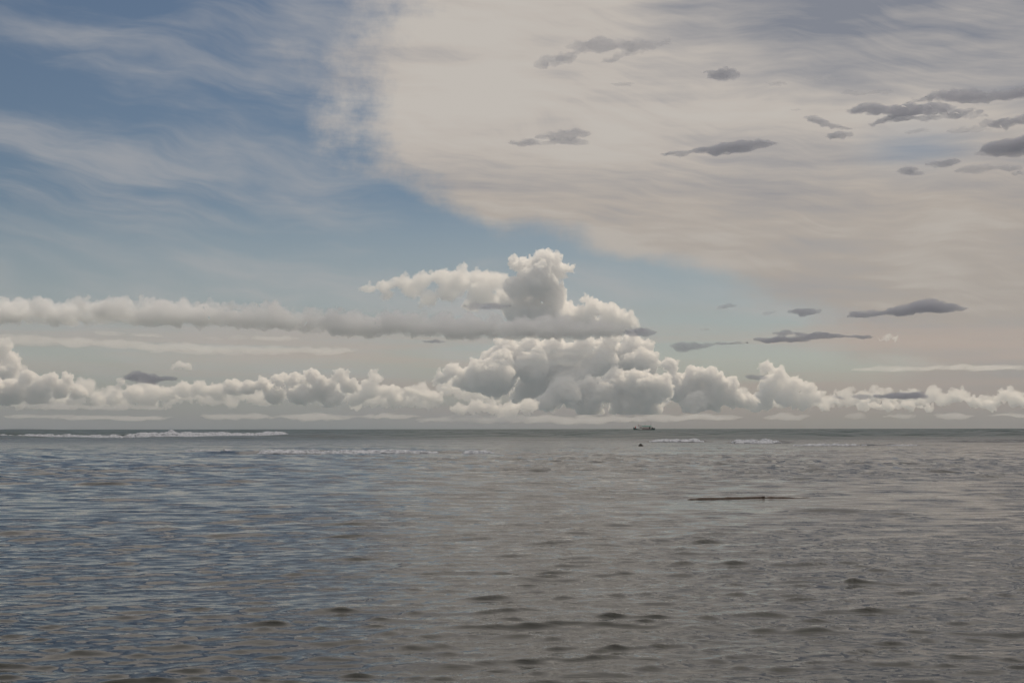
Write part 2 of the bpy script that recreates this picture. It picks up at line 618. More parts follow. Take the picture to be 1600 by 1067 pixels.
def cumulus(name, seeds, Y, label, mat, base=None, group='cumulus clouds along the horizon', seed=1, depth=0.8,
            levels=(11, 8, 6), vox=1.4, flat=0.85, amp=1.0, warp=2.5, slant=0.0, ls=1.0):
    """heaped cloud: seeds are lobes (x, y, radius) as seen from the shore, each sprouts smaller lobes"""
    rnd = random.Random(seed)
    u = Y / F
    cx = sum(s[0] for s in seeds) / len(seeds)
    by = base if base is not None else max(s[1] + s[2] * 0.6 for s in seeds)
    org = at(cx, by, Y)
    balls = []

    def grow(x, y, z, r, lv):
        balls.append((x, y, z, r, r, r * flat if lv == 0 else r))
        if lv >= len(levels): return
        for _ in range(levels[lv]):
            while True:
                d = Vector((rnd.uniform(-1, 1), rnd.uniform(-1, 1), rnd.uniform(-0.6, 1)))
                if 0.2 < d.length < 1: break
            d.normalize()
            q = r * rnd.uniform(0.22, 0.52)
            if q < 1.3 * u: continue
            k = r * rnd.uniform(0.72, 0.95)
            grow(x + d.x * k, y + d.y * k, z + d.z * k * (flat if lv == 0 else 1), q, lv + 1)

    for s in seeds:
        p = at(s[0], s[1], Y)
        r = s[2] * u * 0.78
        dy = rnd.uniform(-1, 1) * depth * s[2] * u + slant * (s[0] - cx) * u
        sc = (Y + dy) / Y                    # keeps its angular place at its own distance
        grow(p.x * sc - org.x, dy, CAM_H + (p.z - CAM_H) * sc - org.z, r, 0)
    sp = [at(q[0], q[1], Y) for q in seeds]                # join the lobes so that the heap is one cloud
    done, rest = [0], list(range(1, len(seeds)))
    while rest:
        d, i, j = min(((sp[i] - sp[j]).length, i, j) for i in done for j in rest)
        done.append(j); rest.remove(j)
        r = 0.5 * min(seeds[i][2], seeds[j][2]) * u
        n = int(d / (0.5 * r)) + 1
        for q in range(1, n):
            p = sp[i].lerp(sp[j], q / n)
            dy = slant * (seeds[i][0] + (seeds[j][0] - seeds[i][0]) * q / n - cx) * u
            sc = (Y + dy) / Y
            balls.append((p.x * sc - org.x, dy, CAM_H + (p.z - CAM_H) * sc - org.z, r, r, r * flat))
    me = remeshed(name, balls, vox * u, (warp * u, 34 * u), [(amp * 5.5 * u, 17 * ls * u, True), (amp * 3.2 * u, 8 * ls * u, True), (amp * 1.5 * u, 3.6 * ls * u, True)], 0.0 if base is not None else None, seed)
    o = mesh_obj(name, me, mat, None, org)
    return tag(o, label, 'cloud', group)


def scud(name, parts, Y, label, mat, group, seed=1, n=26, vox=1.5, amp=2.2, rag=1.0, stretch=2.2):
    """ragged flat cloud: parts are (x, y, half width, half height, tilt)"""
    rnd = random.Random(seed * 7 + 3)
    u = Y / F
    small = min(1.0, max(0.3, sum(p[3] for p in parts) / len(parts) / 8.0))      # thin shreds are stirred less
    amp, rag = amp * small, rag * small
    if max(p[2] for p in parts) < 32 or min(p[3] for p in parts) < 3.2: vox = min(vox, 1.05)
    org = at(sum(p[0] for p in parts) / len(parts), sum(p[1] for p in parts) / len(parts), Y)
    balls = []

    def put(px, py, rx, rz, ry):
        p = at(px, py, Y)
        balls.append((p.x - org.x, rnd.uniform(-0.3, 0.3) * ry * u, p.z - org.z, rx * u, ry * u, rz * u))

    for (x, y, hw, hh, tl) in parts:
        k = max(9, int(n * (hw / 45.0) ** 0.6))
        for i in range(k):
            t = -1 + 2 * (i + rnd.random()) / k
            e = math.sqrt(max(0.0, 1 - t * t))
            s = rnd.uniform(-1, 1) * e * 0.45
            rz = hh * rnd.uniform(0.4, 0.8) * (0.25 + 0.75 * e)
            rx = max(rz * stretch, hw * 0.16) * rnd.uniform(0.8, 1.4)
            put(x + t * hw * 0.9, y - s * hh + t * hw * tl, rx, rz, (0.15 + 0.85 * e) * max(hw, 3 * hh) * rnd.uniform(0.4, 0.8))
        put(x, y, hw * 0.75, hh * 0.4, hw * 0.6)
    for a, b in zip(parts[:-1], parts[1:]):           # thin links keep the cloud in one piece
        for q in range(1, 8):
            t = q / 8
            put(a[0] + (b[0] - a[0]) * t, a[1] + (b[1] - a[1]) * t, 7 + abs(b[0] - a[0]) * 0.09, min(a[3], b[3]) * 0.34, 14)
    me = remeshed(name, balls, vox * u, (rag * 8.0 * u, 14 * u), [(amp * 1.3 * u, 9 * u, False), (amp * 0.9 * u, 4 * u, False)], None, seed, (2.4, 2.4, 1.0))
    o = mesh_obj(name, me, mat, None, org)
    return tag(o, label, 'cloud', group)


# ------------------------------------------------------------------ the high sheet goes on over the shore
def high_deck():
    """underside of the altostratus sheet from overhead to where it enters the picture; shades the near sea and scud"""
    nx, ny = 70, 60
    xs, ys = np.linspace(0, 50000, nx), np.linspace(-30000, 17000, ny)
    X, Y = np.meshgrid(xs, ys, indexing='ij')
    edge = -9000 + 0.15 * Y
    ragged = fbm(np.column_stack([Y.ravel() / 5000, X.ravel() / 9000, np.zeros(X.size)]), 4).reshape(X.shape)
    Xp = edge + X + ragged * 4200 * np.exp(-X / 4000)
    top = []
    for zz, sgn in ((6000, -1), (6350, 1)):
        t = fbm(np.column_stack([Xp.ravel() / 4000, Y.ravel() / 4000, np.full(X.size, sgn * 3.0)]), 4).reshape(X.shape)
        rim = np.minimum(1, np.minimum(X / 3000, np.minimum((50000 - X) / 3000, np.minimum((Y + 30000) / 3000, (17000 - Y) / 1500))))
        Z = 6175 + (zz - 6175) * np.clip(rim, 0.02, 1) + t * 120 * rim
        top.append(np.column_stack([Xp.ravel(), Y.ravel(), Z.ravel()]))
    V = np.vstack(top)
    idx = np.arange(nx * ny).reshape(nx, ny)
    q = np.stack([idx[:-1, :-1].ravel(), idx[:-1, 1:].ravel(), idx[1:, 1:].ravel(), idx[1:, :-1].ravel()], 1)
    loop = np.concatenate([idx[0, :], idx[1:, -1], idx[-1, -2::-1], idx[-2:0:-1, 0]])
    nl = np.roll(loop, -1)
    side = np.stack([loop, loop + nx * ny, nl + nx * ny, nl], 1)
    me = np_mesh('high_cloud_sheet', V, np.vstack([q, q[:, ::-1] + nx * ny, side]))
    m, T = new_mat('high_sheet_ice')
    tr = T.node('ShaderNodeBsdfTranslucent')
    g = T.node('ShaderNodeNewGeometry')
    n1 = T.noise(g.outputs['Position'], 0.0003, 5, 0.55)
    T.put(tr.inputs['Color'], T.mix(T.step(n1, 0.3, 0.7), (0.74, 0.76, 0.82, 1), (0.97, 0.97, 0.97, 1)))
    o = T.node('ShaderNodeOutputMaterial')
    m.node_tree.links.new(tr.outputs[0], o.inputs[0])
    return tag(mesh_obj('high_cloud_sheet', me, m), 'high grey sheet of cloud over the shore, above the top of the picture', 'cloud', kind='structure')


high_deck()


def mist():
    """sea mist along the horizon: deepest at the water, thinning upward"""
    y1, w = 26000.0, 16000.0
    prof = [(20200.0, -3.0), (21600.0, 1700.0), (23400.0, 2900.0), (y1 - 40, 4200.0), (y1, 4190.0), (y1, -3.0)]   # y, z
    n = len(prof)
    V = [(-w, y, z) for y, z in prof] + [(w, y, z) for y, z in prof]
    fc = [(i, (i + 1) % n, (i + 1) % n + n, i + n) for i in range(n)] + [tuple(range(n))[::-1], tuple(range(n, 2 * n))]
    me = bpy.data.meshes.new('horizon_mist')
    me.from_pydata(V, [], fc)
    bm = bmesh.new(); bm.from_mesh(me); bmesh.ops.recalc_face_normals(bm, faces=bm.faces[:]); bm.to_mesh(me); bm.free()
    return tag(mesh_obj('horizon_mist', me, cloud_mat('mist_droplets', 0.00011, 0.2, (0.72, 0.84, 1.0, 1))),
               'pale mist lying along the horizon in front of the far clouds', 'mist', kind='stuff')


mist()

CU = cloud_mat('cumulus_droplets', 0.028, 0.5)
CUFAR = cloud_mat('far_cumulus_droplets', 0.015, 0.5)
CUHAZE = cloud_mat('hazy_cumulus_droplets', 0.0055, 0.5)
SOFT = cloud_mat('soft_cloud_droplets', 0.006, 0.45)
ROLL = cloud_mat('stratocumulus_droplets', 0.011, 0.4)
SCUD = cloud_mat('scud_droplets', 0.009, 0.4, shade_absorb=0.34)  # scud looks shaded through added absorption, here and in the thin one
VEIL = cloud_mat('thin_scud_droplets', 0.0042, 0.4, shade_absorb=0.34)
WISP = cloud_mat('wisp_droplets', 0.0012, 0.4)
BASE = cloud_mat('low_cloud_droplets', 0.0016, 0.4, shade_absorb=0.25)  # absorption stands in for shade on these sunlit bases

G1 = 'heaped cumulus clouds along the horizon'
cumulus('cumulus_cloud', [(852, 408, 24), (820, 418, 22), (868, 424, 22), (890, 421, 11), (802, 412, 14), (842, 440, 38), (812, 452, 28),
                          (835, 475, 40), (860, 492, 38), (905, 500, 34), (917, 468, 12), (930, 480, 20), (957, 490, 22), (978, 500, 20),
                          (992, 506, 10), (885, 480, 18), (945, 510, 28), (820, 505, 26), (870, 512, 26), (910, 515, 24), (800, 470, 26), (868, 462, 24), (882, 500, 30), (852, 452, 30), (808, 490, 26)],
        30000, 'tall cauliflower cumulus tower, the highest cloud heap in the middle of the sky', CUFAR, None, G1, 3, vox=1.15)
cumulus('cumulus_cloud', [(790, 568, 42), (770, 590, 46), (832, 572, 38), (850, 552, 20), (880, 575, 38), (895, 556, 22), (940, 566, 34),
                          (968, 556, 30), (1000, 566, 34), (742, 592, 34), (708, 578, 18), (985, 592, 42), (900, 605, 46), (838, 610, 46),
                          (690, 590, 16), (800, 550, 22), (850, 546, 20), (905, 550, 24), (948, 542, 24), (985, 545, 24), (775, 552, 18), (790, 538, 18), (830, 535, 18), (870, 537, 20), (915, 535, 20), (955, 530, 20), (990, 532, 17), (1012, 542, 15)],
        37000, 'wide shadowed cumulus mass beneath the tall tower, behind the smaller heaps', CUFAR, 650, G1, 5, vox=1.5)
cumulus('cumulus_cloud', [(880, 612, 30), (855, 628, 24), (918, 604, 22), (942, 612, 26), (966, 596, 28), (1000, 602, 34), (1030, 606, 30),
                          (918, 630, 32), (975, 630, 30), (1010, 630, 30)],
        29000, 'bright knobbly cumulus heap low in the centre, just left of the boat', CU, 648, G1, 7)
cumulus('cumulus_cloud', [(828, 634, 18), (800, 639, 16), (767, 638, 15), (745, 636, 17), (720, 640, 15), (785, 645, 14)],
        27000, 'low row of small round cumulus heads under the dark cloud mass', CUFAR, 654, G1, 8)
cumulus('cumulus_cloud', [(1048, 570, 17), (1087, 590, 25), (1105, 588, 20), (1125, 600, 20), (1142, 597, 14), (1066, 608, 34), (1110, 620, 32),
                          (1150, 622, 22), (1172, 628, 18), (1085, 630, 26)],
        31000, 'cumulus heap with stepped round heads above and right of the boat', CU, 646, G1, 9)
cumulus('cumulus_cloud', [(1197, 574, 15), (1218, 582, 14), (1205, 600, 26), (1240, 600, 18), (1262, 608, 16), (1276, 622, 14), (1230, 620, 24),
                          (1190, 625, 24), (1288, 636, 11), (1255, 630, 18)],
        35000, 'faint cumulus tower with a notched top right of the boat', CUFAR, 645, G1, 10)
cumulus('cumulus_cloud', [(6, 540, 20), (16, 560, 20), (-24, 548, 30), (8, 585, 28), (-20, 590, 40), (20, 575, 18)],
        36000, 'tall soft cumulus column at the far left edge', CUFAR, 640, G1, 11)
cumulus('cumulus_cloud', [(44, 588, 17), (82, 590, 14), (107, 590, 13), (60, 606, 23), (95, 606, 21), (20, 612, 30), (125, 612, 18), (58, 622, 24),
                          (-10, 610, 30)],
        30000, 'leftmost bright cumulus heap with several round heads', CU, 638, G1, 12)
cumulus('cumulus_cloud', [(280, 570, 10), (290, 573, 9), (270, 575, 7)], 33000, 'small bright cumulus knob standing alone above the left bank', CUFAR,
        577, G1, 13)
cumulus('cumulus_cloud', [(210, 615, 21), (240, 612, 21), (262, 615, 19), (286, 606, 17), (310, 606, 17), (340, 611, 19), (180, 622, 18),
                          (152, 624, 15), (190, 594, 8), (230, 628, 20)],
        30000, 'pale cumulus bank behind the dark flat scud at left', CUFAR, 638, G1, 14)
cumulus('cumulus_cloud', [(365, 606, 19), (388, 605, 17), (410, 600, 17), (436, 592, 14), (458, 597, 17), (490, 588, 18), (505, 606, 23),
                          (532, 584, 15), (545, 603, 19), (470, 616, 25), (430, 616, 23), (515, 622, 20)],
        30000, 'long cumulus bank with twin pointed turrets left of centre', CU, 636, G1, 15)
cumulus('cumulus_cloud', [(585, 589, 14), (580, 608, 21), (610, 611, 19), (640, 612, 13), (664, 618, 15), (682, 622, 15), (556, 622, 19),
                          (620, 626, 16)],
        32000, 'cumulus heap with a single domed head left of the dark mass', CUFAR, 640, G1, 16)
cumulus('cumulus_cloud', [(1350, 632, 13), (1385, 635, 13), (1420, 634, 13), (1450, 638, 9)], 34000,
        'low broken cumulus line between the notched tower and right edge', CUFAR, 645, G1, 17)
cumulus('cumulus_cloud', [(1495, 622, 12), (1520, 629, 13), (1570, 619, 13), (1590, 627, 15), (1545, 635, 13), (1622, 625, 17)], 34000,
        'small cumulus pair with round heads at the far right edge', CUFAR, 646, G1, 18)
cumulus('cumulus_cloud', [(1388, 526, 9), (1400, 531, 8), (1376, 532, 6)], 36000, 'faint pale cumulus cap below the large dark lens cloud', SOFT,
        536, G1, 19)

rb = random.Random(77)
BANKS = [(-60, 250, 'hazy far cloud bank behind the leftmost heaps'), (230, 520, 'hazy far cloud bank behind the twin turrets'),
         (500, 780, 'hazy far cloud bank left of the shadowed mass'), (990, 1320, 'hazy far cloud bank behind the notched tower'),
         (1290, 1660, 'hazy far cloud bank low at the right edge')]
for q, (x0, x1, label) in enumerate(BANKS):
    sd, x = [], x0
    while x < x1:
        r = rb.uniform(12, 25) * (1.0 if x1 < 1300 else 0.7)
        sd.append((x, 640 - r * rb.uniform(0.7, 1.6), r))
        if rb.random() < 0.3: sd.append((x, 618 - r * 0.5, r * 0.7))
        x += r * rb.uniform(0.7, 1.1)
    cumulus('cloud_bank', sd, 41000, label, CUHAZE, 656, 'hazy cloud banks farthest out over the sea', 60 + q, levels=(8, 5, 3), vox=1.9, flat=0.8, ls=1.4)

# soft cloud drifting left from the tower, and the long grey roll in front
cumulus('drifting_cloud', [(575, 450, 14), (600, 448, 18), (630, 440, 20), (660, 436, 22), (690, 432, 24), (722, 432, 24), (750, 436, 26),
                           (778, 440, 26), (640, 455, 20), (700, 458, 26), (755, 462, 28), (605, 460, 15), (670, 468, 20), (735, 476, 20), (785, 472, 26), (715, 445, 26), (650, 446, 22)],
        31000, 'soft pale cloud spreading left from the tall cumulus tower', SOFT, None, None, 21, levels=(8, 5, 3), flat=0.7, vox=1.6)
rs = random.Random(4)
pts = [(-70, 482, 26), (0, 482, 24), (100, 486, 24), (220, 484, 27), (300, 488, 25), (420, 494, 24), (500, 501, 22), (600, 507, 21), (700, 509, 21),
       (800, 511, 20), (900, 512, 17), (960, 513, 12), (992, 515, 7)]
seeds = []
x = -70.0
while x < 990:
    k = max(i for i in range(len(pts)) if pts[i][0] <= x)
    a, b = pts[k], pts[min(k + 1, len(pts) - 1)]
    t = 0 if a is b else (x - a[0]) / (b[0] - a[0])
    y, h = a[1] + t * (b[1] - a[1]), a[2] + t * (b[2] - a[2])
    seeds.append((x, y + rs.uniform(-0.25, 0.30) * h, h * rs.uniform(0.7, 1.35)))
    seeds.append((x + 5, y + 0.35 * h, h * 0.9))
    if rs.random() < 0.45: seeds.append((x, y - 0.45 * h, h * rs.uniform(0.45, 0.8)))
    x += h * 0.62
cumulus('roll_cloud', seeds, 12700, 'long grey roll of cloud stretching from the left edge to the tower', ROLL, None, None, 22,
        levels=(5, 4, 3), flat=0.8, depth=1.6, vox=2.2, amp=1.25, warp=8.0, slant=-0.35, ls=1.7)

# flat dark scud under the high sheet
G2 = 'small dark scud clouds under the bright sheet'
FR = [
    ([(870, 95, 38, 8, -.25), (930, 72, 40, 9, -.05), (990, 70, 38, 8, 0), (1035, 68, 18, 5, -.1), (950, 94, 16, 4, 0)], 9500, 'VEIL',
     'streaky grey scud near the top centre, bent down at its left end'),
    ([(1127, 116, 30, 7, 0)], 9500, 'SCUD', 'small dark scud right of the bent streaky one near the top'),
    ([(975, 132, 20, 3, 0)], 9500, 'VEIL', 'tiny faint scud below the bent streaky one'),
    ([(880, 212, 45, 6, -.08), (890, 223, 32, 5, 0), (822, 222, 34, 5, 0)], 10500, 'VEIL', 'forked grey scud pointing right, beside the edge of the sheet'),
    ([(1145, 231, 62, 8, -.06), (1195, 226, 22, 5, 0), (1062, 240, 30, 2.5, -.06)], 10500, 'SCUD',
     'long flat grey scud with a thin left tail, alone in mid sheet'),
    ([(1215, 131, 22, 3, 0)], 9800, 'VEIL', 'thin flat wisp left of a pale feathery wisp, near the top right'),
    ([(1285, 124, 32, 4, 0)], 9800, 'WISP', 'pale feathery wisp near the top right'),
    ([(1330, 146, 20, 4, .05), (1377, 145, 22, 3, 0)], 9500, 'VEIL', 'narrow dark scud above the left end of the largest upper scud'),
    ([(1365, 172, 42, 8, -.05), (1420, 172, 45, 10, 0), (1458, 170, 36, 9, 0), (1385, 188, 22, 6, -.3), (1512, 178, 32, 5, .1), (1365, 195, 10, 3, 0)],
     9500, 'SCUD', 'largest ragged dark scud of the upper right cluster'),
    ([(1440, 158, 25, 4, 0), (1480, 150, 35, 9, 0), (1522, 153, 40, 8, 0), (1572, 150, 40, 8, -.1), (1612, 146, 40, 8, 0)], 9200, 'SCUD',
     'long dark scud running off the right edge, topmost of the cluster'),
    ([(1278, 190, 23, 5, .3), (1312, 200, 22, 2.5, .1)], 9500, 'SCUD', 'small scud slanting down to the right, left of the largest upper scud'),
    ([(1245, 172, 10, 2.5, 0)], 9500, 'VEIL', 'tiny speck of scud at the left tip of the upper right cluster'),
    ([(1310, 212, 24, 5.5, 0)], 9800, 'SCUD', 'small almond shaped scud just below the slanting one'),
    ([(1432, 206, 22, 3.5, -.05)], 9600, 'VEIL', 'faint thin scud under the largest upper scud'),
    ([(1512, 204, 36, 3.5, 0)], 9600, 'VEIL', 'thin horizontal scud streak below the right end of the cluster'),
    ([(1565, 195, 30, 8, 0), (1604, 188, 20, 9, 0)], 9300, 'SCUD', 'dark thick scud touching the right edge above the darkest lump'),
    ([(1578, 230, 32, 15, 0), (1604, 224, 30, 15, 0)], 9000, 'SCUD', 'darkest roundish lump of scud at the right edge'),
    ([(1535, 242, 11, 5, 0)], 9300, 'SCUD', 'tiny dark scud close below left of the darkest lump'),
    ([(1472, 256, 26, 6, -.1)], 10000, 'SCUD', 'lens shaped scud over the blue gap at right, the upper of two'),
    ([(1423, 270, 24, 5, .1)], 10000, 'SCUD', 'lens shaped scud over the blue gap at right, the lower of two'),
    ([(1525, 266, 35, 5, -.1), (1575, 263, 30, 5, 0)], 10000, 'VEIL', 'grey stringy scud below the darkest lump at right'),
    ([(1593, 273, 9, 4, 0)], 10000, 'SCUD', 'tiny scud at the right edge under the stringy one'),
    ([(1136, 479, 18, 4, -.1)], 18000, 'VEIL', 'small faint scud right of the tall tower'),
    ([(1200, 490, 9, 4, 0)], 18000, 'VEIL', 'tiny round scud between two faint ones right of the tower'),
    ([(1255, 489, 27, 6, 0)], 18000, 'SCUD', 'flat grey scud left of the large dark lens cloud'),
    ([(1362, 491, 38, 5, -.06), (1415, 485, 40, 8, -.05), (1458, 481, 42, 11, 0), (1498, 483, 18, 5, .1)], 18000, 'SCUD',
     'large dark lens cloud low in the right of the sky'),
    ([(1220, 531, 45, 5, 0), (1285, 525, 40, 6, 0), (1342, 527, 28, 4, 0), (1225, 521, 20, 4, 0)], 21000, 'SCUD',
     'long broken grey streak below left of the large dark lens cloud'),
    ([(1080, 541, 35, 7, 0), (1140, 537, 26, 3, 0)], 22000, 'VEIL', 'grey flat scud above the stepped cumulus heap'),
    ([(1100, 515, 9, 3, 0)], 20000, 'VEIL', 'tiny flat scud right of the long roll, above a grey flat one'),
    ([(998, 520, 24, 6, 0)], 20000, 'SCUD', 'small dark scud at the right foot of the tall tower'),
    ([(762, 478, 38, 6, 0)], 20000, 'VEIL', 'small grey scud in front of the soft drifting cloud'),
    ([(677, 534, 20, 3, 0)], 20000, 'SCUD', 'thin dark scud just under the long grey roll'),
    ([(222, 590, 34, 9, 0), (255, 592, 24, 6, 0)], 20000, 'SCUD', 'dark flat scud in front of the pale bank at left'),
    ([(1180, 591, 17, 4.5, 0)], 21000, 'SCUD', 'small dark scud left of the notched cumulus tower'),
    ([(1346, 620, 18, 5, 0)], 23000, 'SCUD', 'dark scud over the left end of the low broken cumulus line'),
    ([(1411, 619, 46, 6, 0)], 23000, 'SCUD', 'long dark scud over the middle of the low broken cumulus line'),
    ([(1311, 622, 9, 3.5, 0)], 23000, 'SCUD', 'tiny dark scud just right of the notched cumulus tower'),
]
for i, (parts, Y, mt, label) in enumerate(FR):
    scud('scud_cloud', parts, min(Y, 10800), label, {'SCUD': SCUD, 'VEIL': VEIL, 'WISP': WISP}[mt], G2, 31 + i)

# thin pale streaks and the flat bases near the sea
G3 = 'thin pale cloud streaks'
ST = [
    ([(40, 530, 50, 8, .02), (110, 533, 60, 7, .02), (190, 536, 60, 6, .02), (255, 541, 60, 7, .03), (330, 545, 60, 7, .02), (420, 546, 70, 6, 0),
      (500, 548, 60, 5, 0)], 24000, 'long pale streak of cloud below the grey roll at left'),
    ([(172, 520, 24, 4, 0)], 24000, 'short pale streak above the long one, left of a thinner streak'),
    ([(232, 523, 28, 4, 0)], 24000, 'thin pale streak above the long one, second from the left edge'),
    ([(335, 528, 12, 3, 0)], 24000, 'tiny pale puff above the long streak, the left of two'),
    ([(372, 527, 13, 4, 0)], 24000, 'tiny pale puff above the long streak, the right of two'),
    ([(430, 528, 40, 4, 0)], 24000, 'thin pale streak right of the two tiny puffs'),
    ([(1400, 577, 70, 4, 0), (1530, 575, 80, 5, .02)], 26000, 'long pale warm streak low at the right'),
    ([(880, 548, 70, 4, 0), (800, 567, 60, 5, 0), (870, 566, 60, 5, 0)], 26000, 'pale bands of mist across the shadowed cumulus mass'),
]
for i, (parts, Y, label) in enumerate(ST):
    scud('streak_cloud', parts, Y + 3500, label, WISP, G3, 81 + i, stretch=4.0, vox=2.0)
G4 = 'flat grey cloud bases close above the sea'
BS = [
    ([(85, 634, 55, 5, 0), (170, 636, 50, 4, 0), (230, 636, 40, 4, 0)], 'grey flat cloud base under the left cumulus heaps'),
    ([(180, 652, 90, 4, 0), (60, 650, 60, 4, 0)], 'faint grey cloud base nearest the sea at left'),
    ([(370, 650, 60, 5, 0), (490, 652, 60, 6, 0), (610, 650, 50, 5, 0)], 'grey cloud base near the sea left of centre'),
    ([(780, 655, 120, 6, 0), (920, 656, 90, 6, 0)], 'grey cloud base near the sea below the dark mass'),
    ([(1080, 652, 80, 5, 0), (1030, 655, 50, 5, 0)], 'grey cloud base right above the boat'),
    ([(1230, 651, 38, 5, 0)], 'grey cloud base under the notched cumulus tower'),
    ([(1336, 651, 13, 5, 0)], 'short grey cloud base right of the notched tower'),
    ([(1405, 651, 28, 4, 0)], 'flat grey cloud base under the low broken cumulus line'),
    ([(1490, 650, 34, 5, 0)], 'grey cloud base at the left foot of the right edge pair'),
    ([(1585, 650, 40, 4, 0)], 'grey cloud base at the lower right edge of the sky'),
]
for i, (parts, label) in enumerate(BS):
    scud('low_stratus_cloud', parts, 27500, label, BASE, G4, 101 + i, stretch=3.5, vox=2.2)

# ------------------------------------------------------------------ surf
def foam_material():
    m, T = new_mat('foam')
    b = T.node('ShaderNodeBsdfPrincipled')
    o = T.node('ShaderNodeOutputMaterial')
    m.node_tree.links.new(b.outputs[0], o.inputs[0])
    g = T.node('ShaderNodeNewGeometry')
    n = T.noise(g.outputs['Position'], 3.0, 5, 0.6)
    T.put(b.inputs['Base Color'], T.mix(T.step(n, 0.35, 0.6), (0.38, 0.40, 0.44, 1), (0.64, 0.66, 0.70, 1)))
    b.inputs['Roughness'].default_value = 0.8
    bn = T.node('ShaderNodeBump')
    bn.inputs['Strength'].default_value = 0.6
    bn.inputs['Distance'].default_value = 0.15
    T.put(bn.inputs['Height'], n)
    m.node_tree.links.new(bn.outputs[0], b.inputs['Normal'])
    return m


FOAM = foam_material()


def breaker(prof, Y, label, seed, bend=0.0, per=0.55):
    """tumbling white water: prof = [(x, foam height in px), ...] along the crest"""
    rnd = random.Random(seed)
    u = Y / F
    org = Vector((wx(prof[0][0], Y), Y, 0.0))
    balls = []
    x = prof[0][0]
    while x < prof[-1][0]:
        k = max(i for i in range(len(prof)) if prof[i][0] <= x)
        a, b = prof[k], prof[min(k + 1, len(prof) - 1)]
        t = 0 if a is b else (x - a[0]) / (b[0] - a[0])
        h = (a[1] + t * (b[1] - a[1])) * u * (0.80 + 0.35 * noise.noise(Vector((x * 0.09, seed * 5.0, 0))) + 0.28 * noise.noise(Vector((x * 0.35, seed * 9.0, 3))))
        h = max(h, 1.2 * u)
        for _ in range(4):
            r = h * rnd.uniform(0.16, 0.34)
            z = rnd.random() ** 1.3 * (h - r)
            yy = -(h - z) * rnd.uniform(0.6, 1.5) + bend * math.sin(x * 0.02)
            balls.append(((x + rnd.uniform(-1, 1)) * 1.0 * u - 800 * u - org.x, yy, z, r * rnd.uniform(1.2, 4.5), r, r * rnd.uniform(0.6, 1.2)))
        balls.append(((x - 800) * u - org.x, -h * 0.6 + bend * math.sin(x * 0.02), h * 0.15, max(2.2 * u, h * 0.3), h * 0.9, h * 0.3))
        x += per
    me = remeshed('breaking_wave', balls, 0.7 * u, None, [(0.9 * u, 5.0 * u, False), (0.5 * u, 2.2 * u, True)], None, seed)
    return tag(mesh_obj('breaking_wave', me, FOAM, None, org), label, 'breaking wave', 'white breakers on the reef')


breaker([(-45, 6), (20, 6), (70, 7), (76, 9), (84, 6), (130, 6), (160, 6), (172, 4), (178, 7), (186, 5), (200, 4)], 372,
        'thin white breaker at the far left, on the outer reef', 1, 0.6)
breaker([(200, 5), (215, 9), (240, 10), (262, 10), (270, 13), (278, 10), (310, 10), (352, 12), (360, 9), (400, 10), (440, 12), (446, 9), (452, 3)], 370,
        'tallest long white breaker left of centre, on the outer reef', 2, 0.6)
breaker([(455, 2.5), (480, 3.5), (500, 3.5), (520, 2.5), (545, 2)], 340, 'low foam line trailing right from the tallest breaker', 3, 0.4)
breaker([(290, 2.5), (320, 3), (345, 2.5)], 142, 'short faint foam line left of the small curling crest', 4, 0.1)
breaker([(352, 3), (358, 6), (364, 3)], 138, 'tiny splash of foam between two dark crests', 5)
breaker([(408, 4), (412, 8), (440, 7), (480, 7), (520, 6), (560, 7), (600, 8), (640, 7), (665, 6), (685, 3)], 128,
        'long white breaker nearest the shore, left of centre', 6, 0.15)
breaker([(724, 3), (735, 7), (755, 7), (770, 3)], 127, 'short white breaker right of the long near one', 7)
breaker([(1015, 3), (1030, 6), (1060, 6), (1085, 6), (1098, 3)], 236, 'white breaker below right of the boat, the left of two', 8, 0.2)
breaker([(1142, 3), (1150, 8), (1180, 7), (1205, 8), (1218, 3)], 214, 'white breaker below right of the boat, the right of two', 9, 0.2)
breaker([(1238, 2.5), (1260, 4), (1290, 4.5), (1330, 4), (1352, 2)], 182, 'low white foam line right of the two white breakers', 10, 0.2)
breaker([(1384, 2), (1400, 3), (1430, 2.5)], 182, 'faint short foam line farthest right on the reef', 11, 0.2)


# ------------------------------------------------------------------ boat
def box(bm, c, d, bev=0.0):
    g = bmesh.ops.create_cube(bm, size=1.0)
    for v in g['verts']:
        v.co = Vector((c[0] + v.co.x * d[0], c[1] + v.co.y * d[1], c[2] + v.co.z * d[2]))
    if bev:
        bmesh.ops.bevel(bm, geom=list({e for v in g['verts'] for e in v.link_edges}), offset=bev, segments=2, affect='EDGES')


def tube(bm, pts, rads, seg=8):
    rings = []
    for i, p in enumerate(pts):
        p = Vector(p)
        t = (Vector(pts[min(i + 1, len(pts) - 1)]) - Vector(pts[max(i - 1, 0)])).normalized()
        up = Vector((0, 0, 1)) if abs(t.z) < 0.9 else Vector((1, 0, 0))
        a = t.cross(up).normalized(); b = t.cross(a).normalized()
        rings.append([bm.verts.new(p + (a * math.cos(q * 2 * math.pi / seg) + b * math.sin(q * 2 * math.pi / seg)) * rads[i]) for q in range(seg)])
    for r0, r1 in zip(rings[:-1], rings[1:]):
        for q in range(seg):
            bm.faces.new((r0[q], r0[(q + 1) % seg], r1[(q + 1) % seg], r1[q]))
    bm.faces.new(rings[0][::-1]); bm.faces.new(rings[-1])


def bm_obj(name, bm, mat, parent=None, loc=(0, 0, 0), smooth=False):
    bmesh.ops.recalc_face_normals(bm, faces=bm.faces[:])
    me = bpy.data.meshes.new(name)
    bm.to_mesh(me); bm.free()
    if smooth:
        me.polygons.foreach_set('use_smooth', np.ones(len(me.polygons), dtype=bool))
    return mesh_obj(name, me, mat, parent, loc)


